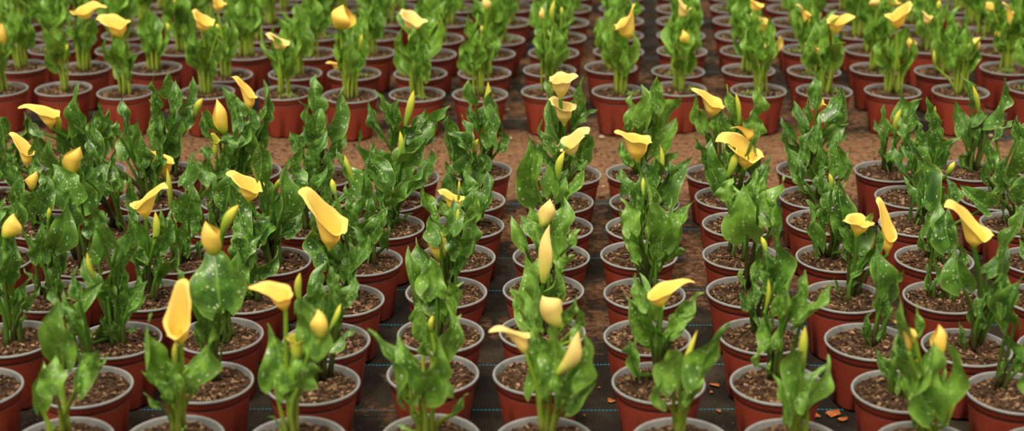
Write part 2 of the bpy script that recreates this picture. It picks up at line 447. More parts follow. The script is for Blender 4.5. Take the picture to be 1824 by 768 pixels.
FAR = [
 [(-1,158),(113,157),(223,163),(368,163),(506,164),(624,169),(743,167),(855,167),(978,162),(1104,162),(1209,157),(1351,160),(1468,161),(1590,161),(1711,162),(1841,155)],
 [(37,117),(150,120),(276,120),(402,133),(526,130),(631,130),(749,130),(863,129),(979,124),(1088,119),(1208,126),(1333,124),(1450,126),(1562,122),(1677,127),(1794,121)],
 [(-14,86),(96,86),(215,88),(325,88),(439,95),(555,94),(659,93),(768,96),(873,95),(986,93),(1102,91),(1215,90),(1328,90),(1438,88),(1550,88),(1650,84),(1779,89),(1885,86)],
 [(0,60),(104,62),(225,61),(340,62),(452,66),(566,62),(672,62),(783,68),(891,70),(1001,66),(1103,62),(1213,62),(1317,63),(1425,62),(1530,60),(1637,60),(1748,57),(1855,58)],
]
VPX, VPY = 1160.0, -603.0
def col_next(row, y):
    out = []
    for x, yy in row: out.append((VPX + (x - VPX)*(y - VPY)/(yy - VPY), y + RN.uniform(-2, 2)))
    step = (out[-1][0] - out[0][0])/(len(out) - 1)
    while out[0][0] > 30: out.insert(0, (out[0][0] - step, y))
    while out[-1][0] < 1800: out.append((out[-1][0] + step, y))
    return out
for y in (38, 14, -8, -29, -49): FAR.append(col_next(FAR[3], y))

# ------------------------------------------------------------------ what grows in the nearer pots (measured on the photograph)
OX = (0, 300, 600, 900, 1200, 1504); OY = (130, 290, 440, 588); SC = 4.2656
PLANTS = """
K0 30 450,740|300,590,300,235,130|430,480,425,190,210|480,210,415,-211,240|590,440,760,150,190|400,755,400,690,18
J0 31 70,750|120,330,360,-20,190|30,440,-170,-80,130|-30,520,-210,325,80|-70,560,-180,470,40|50,450,0,240,130|190,470,215,330,100|110,760,150,715,16|o 95,124,80,-70,120,-321,200,0.75|b 60,300,60,70,60
I0 31 920,750|810,430,800,-50,240|990,430,1060,125,230|1060,200,1010,-261,240|860,768,760,650,16|900,500,890,200,110|t 980,300,970,20,905,5,130|B 1165,59,1130,-161,110|o 890,-141,850,-270,620,-331,170,0.45
H0 32 650,750|490,510,240,5,170|630,480,460,20,120|650,480,800,90,230|800,420,900,530,80|890,640,1000,490,50|740,500,830,300,80|560,768,440,725,18|b 570,650,560,400,56|b 715,768,740,430,60
B0 33 350,750|235,440,190,-151,190|345,450,350,-61,180|420,420,590,-20,170|470,580,730,330,110|430,560,560,330,100|290,430,280,130,110|o 160,200,110,40,-130,-6,130,0.2|B 400,330,570,-10,100
A0 34 30,750|200,430,420,-71,140|10,450,20,130,190|-60,560,-110,330,30|70,560,120,430,60|60,500,160,280,110|b 45,450,180,0,66
C0 34 920,750|1010,540,1165,180,140|900,520,860,80,140|840,700,760,350,60|1010,560,1160,260,160|930,600,1050,470,120|940,560,930,250,120|b 980,310,1000,-30,90
D0 35 640,760|440,440,380,60,80|500,560,470,150,120|560,700,500,430,140|680,650,680,100,210|760,500,830,70,150|700,560,780,290,130|850,500,930,330,70|490,60,440,-240,80|530,30,570,-190,75|600,600,620,120,110|o 490,180,500,0,390,-81,95,0.2|B 730,190,715,-46,105|b 550,450,545,200,60|b 780,720,890,460,50
K1 20 700,1010|590,380,590,150,110|490,480,395,250,60|600,620,500,450,120|560,700,420,420,100|715,961,820,820,32|700,980,715,880,26|540,500,480,330,90
J1 21 340,1010|395,450,290,-30,350|300,640,330,370,230|420,700,520,590,40|100,320,45,150,60|240,700,250,560,60|B 350,60,285,-200,140|b 410,-100,535,-320,110
I1 21 1190,960|1240,760,1430,600,50|1090,460,1150,240,130|1240,300,1230,150,90|1320,450,1290,270,80|1120,620,1060,420,90|b 1000,420,1000,195,75|b 1230,620,1310,430,60
H1 22 700,1000|650,680,600,430,140|810,800,860,460,165|900,600,950,510,40|700,800,640,640,70|760,760,700,560,90|b 720,650,730,520,60
H2 22 740,720|620,430,520,20,120|700,460,720,100,160|790,500,700,240,180|880,440,860,250,100|760,380,730,90,210|640,560,600,430,110|760,600,790,400,120
H3 12 880,930|700,800,620,560,140|790,600,690,400,150|930,700,830,500,190|1010,680,1040,400,170|860,530,870,260,125|850,860,900,680,150|760,900,730,720,120|B 790,740,680,480,125|b 800,640,790,520,50|b 920,520,935,320,50
H4 12 950,720|730,430,640,170,85|830,400,780,280,80|1020,420,1060,240,100|940,600,980,440,110|o 895,370,880,260,765,200,150,0.12|b 925,230,930,130,26
H5 12 1100,430|1100,400,1140,60,100|1050,380,1060,180,110|990,250,970,60,130|940,330,1000,260,80|1090,430,1140,310,26
H6 02 1000,900|880,660,885,285,150|1000,520,950,315,80|1000,580,840,440,110|960,750,990,560,130|1000,932,1110,575,160|1120,730,1140,560,100|870,930,840,725,130|860,760,825,670,50|b 1040,600,1075,500,50
H7 02 1190,700|1050,220,1020,20,90|1120,380,1190,220,110|1240,390,1190,110,110|1060,420,1010,230,80|1180,550,1190,300,110|1240,580,1260,390,85|b 1095,370,1150,70,85
B1 23 300,860|110,470,30,310,80|240,640,180,480,100|480,560,550,380,100|560,590,540,460,85|540,700,560,560,90|B 410,600,280,365,165
B2 23 300,560|210,560,140,40,190|220,470,220,90,130|330,420,400,160,170|430,190,540,60,80|300,640,240,500,110|B 290,270,340,-175,100
B3 13 300,930|150,640,30,410,100|230,600,120,390,140|420,700,470,240,180|500,620,570,500,70|250,480,190,330,110|B 280,480,340,270,110
B4 13 350,700|320,620,300,500,60|380,600,400,470,60
B5 13 380,480|270,290,205,-222,175|350,230,300,-30,130|440,290,610,-10,120|430,300,400,180,70|310,300,220,220,50|440,260,470,160,80|b 400,130,450,-90,80
B6 03 440,900|370,640,260,365,85|420,640,400,510,110|580,680,600,450,130|320,660,260,480,60|560,720,620,660,90|360,780,350,640,80|o 505,635,490,530,635,435,165,0.5
B7 03 440,760|370,400,310,60,100|500,400,560,80,150|590,260,595,30,50|520,400,700,290,80|420,420,380,360,80|400,520,330,200,60|o 450,400,440,240,335,185,165,0.25|o 420,200,430,20,540,10,180,0.3
A1 23 1180,1000|1120,650,890,385,175|1090,470,990,200,100|1320,500,1490,330,100|1280,640,1430,520,90|1210,660,1340,450,150|1190,700,1290,690,100|1010,980,920,730,22|1020,960,990,640,26|1140,760,1120,560,120|o 1180,460,1165,350,1430,262,185,0.25|b 1160,1000,1190,730,46
A2 23 1100,680|1080,600,1060,480,50
A3 13 1080,980|960,530,890,265,135|930,640,865,340,80|1075,580,1090,130,175|1010,750,940,550,110|1210,650,1245,270,90|1300,620,1430,285,140|1210,740,1385,670,110|1140,700,1200,450,100|1150,820,1180,740,70|b 1020,560,985,340,56|b 1050,240,1050,110,40
A4 13 1060,690|
A5 13 1070,500|
A6 13 1060,300|900,230,850,30,100|1080,230,1060,-30,155|1200,290,1420,-60,150|1240,150,1250,-30,110|1160,170,1120,-20,90|o 1005,-5,1000,-195,850,-252,210,0.08|b 1170,130,1180,-130,50
A7 03 1020,760|950,400,960,130,95|1060,380,1060,100,150|1130,300,1145,0,120|1180,390,1350,170,95|1120,460,1090,300,90|1130,620,1310,345,165|930,430,950,350,80|930,700,880,500,85|1220,700,1330,600,80|1000,450,1010,330,80|b 1155,380,1165,170,50
C1 24 780,1000|720,760,760,480,150|880,500,1010,200,125|960,600,1185,250,120|800,480,880,230,105|800,760,830,520,80|640,900,660,740,30|720,960,740,860,30|b 690,500,720,240,44
C2 24 600,600|600,420,600,190,85|580,470,510,300,36|760,330,840,-190,220|740,260,700,20,170|700,320,640,180,100|b 705,50,665,-80,60
C3 14 550,930|560,560,535,170,255|640,300,605,40,110|770,470,850,100,195|730,520,690,210,85|660,700,640,600,30|620,780,640,620,24
C4 14 420,680|410,290,440,110,140
C5 14 450,470|
C6 04 520,900|330,880,290,510,165|650,740,640,440,100|590,840,545,610,110|650,840,740,620,110|250,690,150,480,55|430,620,400,530,60|o 600,500,570,470,430,410,110,0.3|o 540,735,560,600,315,490,200,0.6|b 410,792,480,570,85
C7 04 350,760|190,360,160,140,70|240,450,175,250,90|440,370,430,90,80|600,330,630,70,130|350,480,350,280,190|580,460,600,285,160|280,560,290,430,60|o 295,330,300,235,150,120,165,0.4|b 495,390,470,150,50
D1 35 450,420|
D2 25 230,720|250,380,270,-20,210|330,400,370,140,110|350,500,460,170,85|250,700,290,620,26|160,720,160,500,22
D3 15 40,990|90,660,240,390,170|170,700,260,490,90|50,640,20,480,110|170,760,250,650,110|o 90,560,130,420,10,430,190,0.25|o 325,700,325,540,250,275,125,0.5
D4 14 1170,710|1100,640,1020,285,85|1130,450,1120,310,100|1180,330,1190,200,80|1290,510,1260,110,170|1320,680,1240,480,150|1260,600,1200,420,110
D5 14 1120,390|1000,200,960,60,60|1160,240,1230,120,70|b 1190,200,1180,80,50
D6 04 1120,960|1240,760,1250,440,130|1290,800,1320,590,100|950,790,870,540,110|1080,800,1110,530,110|1000,660,1060,400,100|970,900,940,670,50|1100,860,1130,720,80|b 1180,800,1200,620,56
D7 04 1060,730|990,400,915,180,80|1030,360,1015,200,65|1090,240,1070,0,115|1160,370,1300,110,165|1160,500,1310,380,120|900,500,830,330,75|960,620,840,390,100|1000,520,920,340,90|1100,580,1120,340,100|1200,570,1325,450,90|o 1090,285,1105,220,1060,160,105,0.2
E1 35 1160,450|1300,-70,1365,-420,150|1320,220,1230,30,110|1240,-50,1220,-350,100|1200,330,1230,200,40|1330,300,1360,150,60
E2 25 980,740|900,300,830,-10,210|1090,200,1250,-10,140|1200,50,1340,-295,130|1200,450,1260,80,150|1130,560,1040,240,180|980,560,960,400,50|1040,600,1060,480,60|o 985,0,995,-110,755,-335,210,0.62
E3 25 720,390|680,-20,730,-340,190|800,0,800,-310,170|690,260,700,100,60|640,300,615,130,44|750,280,730,60,60|800,370,870,290,22
E4 15 600,690|1090,340,890,160,160|640,640,600,480,50
E5 15 530,460|600,330,520,-160,185|800,300,770,120,115|520,300,450,100,70|700,300,660,120,100|b 780,90,840,-10,60
E6 05 600,950|500,720,480,440,105|650,420,635,190,105|600,900,530,520,190|620,640,640,440,140|700,600,690,350,90|570,500,550,360,65|430,740,390,560,85|470,500,420,330,80|740,560,720,480,80|760,700,870,480,120|720,470,745,360,60|b 690,330,690,250,28
E7 05 310,700|390,330,435,95,125|340,440,290,250,85|290,490,210,365,65|265,600,240,430,55|490,400,580,180,100|350,660,370,500,44|b 380,470,430,270,60
F2 pp -|1880,560,1870,500,36|1900,560,1910,480,36
F4 25 1370,60|1320,-120,1350,-330,110
F5 15 1330,420|1330,280,1365,30,140|1120,240,1180,140,55|1220,170,1220,-60,105|1230,420,1230,230,34
F6 05 1180,930|1150,510,1285,350,55|1130,720,1100,490,105|1220,760,1300,460,150|1330,470,1305,325,55|1080,800,1060,640,80|1350,700,1340,530,110|b 1340,740,1320,660,40
F7 05 1000,730|900,470,845,200,115|960,230,885,10,85|960,370,1040,230,100|1060,360,1245,35,85|1090,460,1170,345,44|1000,500,990,380,60|900,740,970,590,70|b 1025,330,975,90,56
G7 pp -|1820,265,1815,215,24|1835,260,1845,205,30
I2 21 1150,720|
I3 12 150,1010|20,860,0,530,210|-100,680,-180,390,85|30,1110,20,930,70|b -10,240,-40,120,60|o -55,665,-50,460,-280,215,225,0.55
I4 12 300,700|190,650,300,390,200|370,640,400,480,85|230,450,270,240,110|120,440,190,240,110|100,560,60,420,100|b 330,520,350,360,44
I5 12 480,440|410,230,555,110,100|440,330,380,190,105|320,420,290,160,110|550,200,665,0,95|230,300,200,60,110|500,440,580,385,22
I6 02 420,950|300,800,165,420,95|260,800,270,510,100|380,700,310,560,110|480,830,540,470,200|600,800,725,565,75|200,780,230,700,60|b 470,640,480,440,56
I7 02 500,790|350,480,245,215,105|390,350,268,145,80|450,370,470,180,90|520,450,590,330,120|600,390,680,270,75|580,540,750,290,140|740,430,850,245,85|620,640,700,430,95|410,530,420,320,70|660,520,740,400,80|b 520,400,585,130,80
J2 21 620,660|
J3 21 620,370|560,120,715,-95,135|520,120,500,-40,115|600,300,590,110,40|560,380,560,180,24|620,260,680,-20,50
J4 11 790,730|580,590,500,160,155|740,350,720,100,150|870,460,890,0,165|700,560,780,330,165|890,540,1020,370,100|700,120,700,-172,135|640,520,650,300,110|o 615,300,620,170,455,80,190,0.3|b 800,220,885,105,56
J5 12 -180,560|110,230,10,-110,120|-60,300,-90,160,80|b 140,170,60,-60,70
J6 11 1020,210|1040,178,1080,-92,145|1210,210,1190,0,75|1000,150,985,-20,70
J7 01 1150,745|1100,300,1100,0,135|1060,400,985,205,75|1150,500,1150,220,135|1210,470,1300,95,160|990,580,910,445,85|1040,540,1030,400,90|1200,680,1300,500,85|1120,640,1090,500,60|t 1010,640,1010,540,1050,510,70
K2 20 890,680|900,200,920,10,85|990,460,1070,225,115|740,740,930,410,110|690,740,770,275,185|720,310,640,70,105|740,-140,670,-325,90|750,120,850,-160,150|900,120,1000,-170,145|900,-20,810,-245,65|990,640,1040,590,24|b 750,280,660,40,56
K3 20 1130,350|1110,70,950,-260,200|1210,10,1330,-160,135|1180,330,1180,280,14|1080,200,1120,140,50|o 1110,-210,1090,-350,1275,-470,170,0.25|b 1170,-20,1180,-270,75|1210,240,1260,85,36
K4 11 60,740|230,520,220,290,105|210,640,310,350,115|130,700,130,560,60
K5 11 100,470|110,170,220,-110,115|100,420,190,140,130|200,310,280,130,85|130,480,130,220,115|b 20,360,-10,40,56
K6 01 380,960|380,430,275,255,90|520,420,530,230,85|470,560,450,440,125|310,460,245,290,65|470,660,560,470,120|560,720,620,370,125|300,640,240,560,85|370,770,450,640,85|300,760,290,620,70|B 430,460,362,190,95|t 360,670,350,490,330,440,66
K7 01 600,760|470,280,390,95,95|700,310,730,60,65|560,320,520,180,85|680,560,790,350,100|640,420,600,250,90|740,360,760,260,60|o 620,290,610,160,480,15,110,0.3
L1 pp -|-45,600,-60,540,30
L2 20 110,700|80,240,180,-270,210|50,220,40,-50,175|180,460,285,305,50|20,700,30,550,24|160,560,190,480,26|B 40,-70,110,-255,125
L3 20 330,330|290,120,230,-100,105|420,0,520,-365,185|400,10,460,-240,130|140,-190,110,-420,75|330,60,300,-110,90|280,300,190,150,26|b 365,-200,375,-300,46
L4 10 620,730|540,310,420,0,210|210,420,140,90,135|300,380,345,85,145|620,300,650,70,80|500,300,410,200,90|B 240,200,275,60,75
L5 10 900,480|740,370,810,-20,235|620,88,680,-202,105|420,18,390,-202,85|900,200,880,50,100|B 540,90,610,-130,125
L6 00 1150,960|740,640,695,300,95|780,700,830,530,85|960,660,1080,350,145|970,470,950,185,85|1050,740,1050,450,145|900,470,890,360,80|930,800,870,590,115|1180,800,1140,690,70|o 1258,800,1245,660,1140,575,150,0.08
L7 00 1300,750|1200,240,1170,10,75|1290,180,1280,-10,105|1330,280,1340,50,110|1200,300,1140,200,75|1150,570,1220,280,145|1260,580,1340,280,145|1410,260,1460,25,100|1390,390,1460,230,115|1290,420,1330,270,90|b 1490,330,1540,190,75
M4 pp -|-5,400,5,350,40|20,420,10,370,36
M5 10 330,480|30,60,50,-80,60|230,100,280,-40,110|100,150,60,0,110|20,100,0,-60,100|340,160,390,20,110
M6 00 560,950|260,650,290,480,105|130,720,90,610,75|240,780,290,640,85|400,760,420,620,90|480,800,520,690,80|o 210,720,195,590,80,450,115,0.2
M7 00 700,740|330,460,205,325,65|520,480,590,230,115|630,450,580,85,105|740,420,760,200,85|480,600,480,400,105|820,540,790,310,105|330,560,255,410,75|600,560,560,380,90|o 390,420,370,310,150,260,145,0.25|b 430,460,440,310,56
N6 10 -40,300|10,80,20,-50,80|60,20,100,-90,70
N7 00 100,750|30,540,40,315,85|80,640,95,520,65|20,740,20,610,60|130,700,120,560,70
E0 pp -|1840,700,1835,640,40
"""
# blooms beyond the path, in pixels: row, position, kind, points
FARBLOOM = """
0 0|B 3,85,2,40,20
0 1|b 118,95,120,78,8
0 2|o 215,68,207,42,168,30,42
0 3|o 360,58,362,35,345,20,34|b 390,55,386,42,10
0 4|o 500,92,498,76,474,61,30
0 5|B 604,52,612,8,38|o 605,124,600,116,578,111,22|b 640,92,645,60,12
0 6|o 735,56,735,36,712,18,44|b 732,85,728,60,10
0 7|b 858,60,858,45,8
0 8|b 985,45,988,0,12|B 967,35,965,12,9
0 9|o 1117,72,1118,45,1127,5,42|B 1130,110,1132,82,14
0 10|B 1226,78,1215,53,16|b 1206,105,1206,80,7
0 11|B 1358,103,1350,66,14|B 1381,95,1391,62,13
0 12|o 1460,102,1456,90,1433,77,22|o 1484,62,1492,38,1521,28,36|b 1485,115,1489,85,9
0 13|o 1597,52,1600,28,1626,4,36|B 1625,88,1620,66,15
0 14|B 1724,90,1746,66,18|b 1665,118,1664,88,8
0 15|b 1830,100,1830,85,8
1 1|o 152,36,150,16,189,12,40
1 2|b 300,60,298,40,10
1 3|o 388,22,388,4,380,-12,26
1 6|b 780,50,776,34,10
1 7|B 868,18,862,-6,14
1 8|b 1000,30,1000,12,9
1 10|o 1218,36,1215,14,1208,-6,28
1 11|o 1357,60,1355,38,1340,25,28|o 1345,22,1345,8,1335,-6,26
1 12|o 1440,46,1434,26,1420,6,20
1 13|B 1562,12,1556,-8,18
1 14|o 1652,45,1650,30,1643,18,20|b 1672,20,1673,0,12
1 15|o 1805,50,1800,28,1788,2,26|B 1821,48,1819,26,16|B 1780,70,1778,48,12|B 1802,75,1796,40,12|B 1768,20,1757,3,14
2 3|o 325,26,320,8,305,-6,22
2 13|b 1463,12,1462,-2,10
2 14|o 1588,14,1592,0,1575,-10,26
2 15|B 1670,2,1672,-14,14
3 2|b 210,25,208,5,10
3 5|b 560,25,560,5,10
"""

def relax():
    ks, ps = [], []
    for k, (x, y) in NEAR.items(): ks.append(('n', k)); ps.append(at_z(x, y, ZR))
    for r, row in enumerate(FAR):
        for i, (x, y) in enumerate(row): ks.append(('f', r, i)); ps.append(at_z(x, y, ZR))
    for _ in range(60):
        worst = 0
        for i in range(len(ps)):
            for j in range(i + 1, len(ps)):
                if abs(ps[i].y - ps[j].y) > .142: continue
                d = ps[i] - ps[j]; L = d.length
                if L < .1410:
                    worst = max(worst, .141 - L); q = d*((.1412 - L)/L/2); ps[i] += q; ps[j] -= q
        if worst == 0: break
    for k, p in zip(ks, ps):
        x, y, _ = to_px(p)
        if k[0] == 'n': NEAR[k[1]] = (x, y)
        else: FAR[k[1]][k[2]] = (x, y)
    return ps
POTS = relax()

def conv(key):
    if key == 'pp': return lambda x, y: (x, y), 1.0
    r, c = int(key[0]), int(key[1])
    return lambda x, y: (OX[c] + x/SC, OY[r] + y/SC), 1/SC

GROUP_NEAR = 'potted calla lilies in the block nearest the camera'
GROUP_FAR = 'potted calla lilies beyond the dirt path'
def make_pot(C, rng, weedy=None):
    """C = centre on the ground; the thing's Empty with pot, rim and soil"""
    root = bpy.data.objects.new('potted_calla_lily', None); col.objects.link(root)
    root.location = C; root.empty_display_size = .03
    p = link('pot', POT, root); l = link('pot_rim', LIP, p, 'grey rim')
    a = rng.uniform(0, 6.28); p.rotation_euler = (0, 0, a)
    s = link('soil', rng.choice(SOILS), root); s.rotation_euler = (0, 0, rng.uniform(0, 6.28))
    if (rng.random() < .10 if weedy is None else weedy):
        w = link('seedlings', rng.choice(WEEDS), root, 'tiny green weed seedlings'); w['kind'] = 'stuff'
        w.rotation_euler = (0, 0, rng.uniform(-.8, .8))
    return root

def add_leaf(root, R, B, T, w, rng, smat, lmat, thin=False):
    view = (CAM - (root.location + B)).normalized() if root is not None else Vector((0, -1, .35)).normalized()
    view = (view + Vector((rng.uniform(-.3, .3), 0, rng.uniform(-.15, .25)))).normalized()
    L = (T - B).length
    lf = link('leaf', blade_mesh(B, T, w, view, rng, lmat), root)
    r0 = .0046 if not thin else .0022
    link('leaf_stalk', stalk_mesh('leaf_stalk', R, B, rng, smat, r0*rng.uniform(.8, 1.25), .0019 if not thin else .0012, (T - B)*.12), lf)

def add_bloom(root, R, kind, pts, w, rng, smat, pale=False, tilt=.35):
    B = pts[0]; fm = M['flower_pale'] if pale else M['flower']
    if kind in 'ot':
        o = link('flower', spathe_mesh(pts[0], pts[1], pts[2], w, rng, M['bud'] if kind == 't' else fm, tilt if kind == 'o' else .1), root, 'yellow funnel-shaped bloom' if kind == 'o' else 'green-yellow trumpet bloom')
        link('spadix', spadix_mesh(pts[0], pts[1], rng), o, 'orange spadix')
        into = (pts[1] - pts[0])*.08; r1 = max(.0026, w*.085)
    else:
        view = (CAM - (root.location + B)).normalized()
        o = link('flower', bud_mesh(pts[0], pts[1], w, rng, fm if kind == 'B' else M['bud'], kind == 'B', view), root, 'half-open yellow bloom' if kind == 'B' else 'rolled yellow-green bud')
        into = (pts[1] - pts[0])*.06; r1 = max(.0022, w*.16)
    link('flower_stalk', stalk_mesh('flower_stalk', R, B, rng, smat, .0042, min(r1, .0042), into), o)

def root_near(B, rng, rad=.016, cx=0, cy=0):
    d = Vector((B.x - cx, B.y - cy, 0))
    if d.length > 1e-5: d.normalize()
    return Vector((cx, cy, ZS)) + d*rad*rng.uniform(.3, 1) + Vector((rng.uniform(-.005, .005), rng.uniform(-.006, .006), 0))

def auto_leaves(root, rng, n, smat, lmat, hs=1.0, spread=1.0, wmul=1.0):
    for k in range(n):
        a = 2*math.pi*(k/n) + rng.uniform(-.5, .5)
        d = Vector((math.cos(a), math.sin(a), 0)); hb = rng.uniform(.045, .100)*hs
        ob = rng.uniform(.008, .030)*spread; Lb = rng.uniform(.045, .072)*(.75 + .25*hs)
        B = Vector((0, 0, ZS + hb)) + d*ob
        T = B + Vector((0, 0, Lb*rng.uniform(.82, .97))) + d*Lb*rng.uniform(.05, .6)*spread + Vector((rng.uniform(-.012, .012), rng.uniform(-.01, .01), 0))
        add_leaf(root, root_near(B, rng), B, T, Lb*rng.uniform(.34, .58)*wmul, rng, smat, lmat)
    for k in range(rng.choice((0, 1, 1, 2))):
        a = rng.uniform(0, 6.28); d = Vector((math.cos(a), math.sin(a), 0)); B = Vector((0, 0, ZS + .018)) + d*.012
        add_leaf(root, root_near(B, rng, .008), B, B + Vector((0, 0, rng.uniform(.02, .04))) + d*.008, .008, rng, smat, lmat, True)

rec = {}
def near_plants():
    data = {}
    for ln in PLANTS.strip().splitlines():
        head, *items = ln.split('|'); pid, key, rt = head.split()
        data[pid] = (key, rt, [i for i in items if i.strip()])
    for pid, (cx, cy) in NEAR.items():
        rng = random.Random(pid)
        P = at_z(cx, cy, ZR); C = Vector((P.x, P.y, 0))
        root = make_pot(C, rng, pid in ('H3', 'D0', 'B5'))
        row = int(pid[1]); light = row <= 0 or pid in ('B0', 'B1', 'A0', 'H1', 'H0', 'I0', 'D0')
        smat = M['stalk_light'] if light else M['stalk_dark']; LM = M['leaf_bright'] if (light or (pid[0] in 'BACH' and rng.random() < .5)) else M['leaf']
        info = []
        if pid in data:
            key, rt, items = data[pid]; cv, sc = conv(key)
            if rt == '-': rx, ry = cx, cy
            else: rx, ry = cv(*map(float, rt.split(',')))
            Rw = at_z(rx, ry, ZS) - C
            rr = math.hypot(Rw.x, Rw.y)
            if rr > .030: Rw.x *= .030/rr; Rw.y *= .030/rr
            npx = FPX/to_px(P)[2]          # pixels per metre here
            nl = 0
            for it in items:
                it = it.strip(); kind = 'l'
                if it[0] in 'otbB': kind, it = it[0], it[1:]
                v = list(map(float, it.split(',')))
                dy = rng.uniform(-.020, .020)
                if kind in 'ot':
                    b2, m2, t2 = cv(*v[0:2]), cv(*v[2:4]), cv(*v[4:6]); wm = v[6]*sc/npx
                    Y0 = C.y + dy; Bp = at_y(*b2, Y0) - C; Mp = at_y(*m2, Y0 + .004) - C
                    dx, dyy = t2[0] - m2[0], m2[1] - t2[1]
                    up = dyy/(math.hypot(dx, dyy) + 1e-6)
                    td = .010 if up < .75 else .022
                    Tp = at_y(*t2, Y0 + (td if up > .2 else -.004)) - C
                    if Tp.z > ZR + .2: pass
                    add_bloom(root, root_near(Bp, rng, .012, Rw.x, Rw.y), kind, (Bp, Mp, Tp), wm, rng, smat, pid[0] == 'B', v[7] if len(v) > 7 else .35)
                    info.append(kind)
                elif kind in 'bB':
                    b2, t2 = cv(*v[0:2]), cv(*v[2:4]); wm = v[4]*sc/npx
                    Bp = at_y(*b2, C.y + dy) - C; Tp = at_y(*t2, C.y + dy + rng.uniform(-.006, .014)) - C
                    add_bloom(root, root_near(Bp, rng, .010, Rw.x, Rw.y), kind, (Bp, Tp), wm, rng, smat, pid[0] == 'B')
                    info.append(kind)
                else:
                    b2, t2 = cv(*v[0:2]), cv(*v[2:4]); wm = v[4]*sc/npx; nl += 1
                    dy = rng.uniform(-.026, .026)
                    Bp = at_y(*b2, C.y + dy) - C
                    if Bp.z < ZS + .012:
                        Bp.z = max(Bp.z, ZS + .010)
                    Lp = math.hypot(b2[0] - t2[0], b2[1] - t2[1])/npx
                    Tp = at_y(*t2, C.y + dy + rng.uniform(-.35, .40)*Lp) - C
                    if b2[1] - cy > 0 or cy - b2[1] > 175: print('CHECK', pid, it, b2, cy)
                    thin = wm < .009
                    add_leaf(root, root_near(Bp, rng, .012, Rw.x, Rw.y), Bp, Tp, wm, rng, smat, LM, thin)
            nf = max(0 if row < 2 else 1, 5 - nl)
            if nf: auto_leaves(root, rng, nf, smat, LM, .66, .7, .9)
            if row >= 2 and cx < 720: auto_leaves(root, rng, 3, smat, LM, .92, 1.1, 1.1)
        else:
            auto_leaves(root, rng, 7, smat, M['leaf'], .95, 1.0)
        rec[('near', row, cx)] = (root, info)

def far_plants():
    protos = []
    for k in range(9):
        rng = random.Random(500 + k); tmp = []
        n = rng.choice((9, 10, 11, 12))
        parts = []
        for q in range(n):
            a = 2*math.pi*q/n + rng.uniform(-.4, .4); d = Vector((math.cos(a), math.sin(a), 0))
            hb = rng.uniform(.050, .108); ob = rng.uniform(.006, .024); Lb = rng.uniform(.055, .086)
            B = Vector((0, 0, ZS + hb)) + d*ob
            T = B + Vector((0, 0, Lb*rng.uniform(.85, .97))) + d*Lb*rng.uniform(.0, .5) + Vector((rng.uniform(-.01, .01), rng.uniform(-.01, .01), 0))
            vw = (d*rng.choice((1, 1, -1)) + Vector((rng.uniform(-.5, .5), rng.uniform(-.5, .5), .3))).normalized()
            bm = blade_mesh(B, T, Lb*rng.uniform(.34, .50), vw, rng, M['leaf_far'], wavy=.6)
            R = root_near(B, rng)
            sm = stalk_mesh('leaf_stalk', R, B, rng, M['stalk_light'], rng.uniform(.0034, .0048), .0019, (T - B)*.12)
            parts.append((bm, sm))
        protos.append(parts)
    bl = {}
    for ln in FARBLOOM.strip().splitlines():
        h, *its = ln.split('|'); r, i = map(int, h.split()); bl[(r, i)] = its
    for r, row in enumerate(FAR):
        for i, (cx, cy) in enumerate(row):
            rng = random.Random(r*1000 + i*7 + 3)
            P = at_z(cx, cy, ZR); C = Vector((P.x, P.y, 0))
            root = make_pot(C, rng, rng.random() < .35)
            info = []
            parts = protos[(i*5 + r*3 + rng.randrange(9)) % 9]
            rot = rng.uniform(0, 6.28); s = rng.uniform(.94, 1.14)
            if (r, i) in ((0, 1), (0, 7), (0, 4)): s *= .9
            M4 = Matrix.Translation((0, 0, ZS)) @ Matrix.Rotation(rot, 4, 'Z') @ Matrix.Diagonal((s, s, s, 1)) @ Matrix.Translation((0, 0, -ZS))
            for bm, sm in parts:
                if (r, i) == (0, 1) and rng.random() < .45: continue
                lf = link('leaf', bm, root); lf.matrix_basis = M4
                link('leaf_stalk', sm, lf)
            for it in bl.get((r, i), []):
                kind = it[0]; v = list(map(float, it[1:].split(','))); npx = FPX/to_px(P)[2]; dy = rng.uniform(-.015, .010)
                if kind == 'o':
                    Bp = at_y(v[0], v[1], C.y + dy) - C; Mp = at_y(v[2], v[3], C.y + dy + .004) - C
                    Tp = at_y(v[4], v[5], C.y + dy + .008) - C
                    add_bloom(root, root_near(Bp, rng, .010), kind, (Bp, Mp, Tp), v[6]/npx, rng, M['stalk_light'], rng.random() < .3)
                else:
                    Bp = at_y(v[0], v[1], C.y + dy) - C; Tp = at_y(v[2], v[3], C.y + dy + .004) - C
                    add_bloom(root, root_near(Bp, rng, .010), kind, (Bp, Tp), v[4]/npx, rng, M['stalk_light'], rng.random() < .3)
                info.append(kind)
            rec[('far', r, cx)] = (root, info)

near_plants(); far_plants()

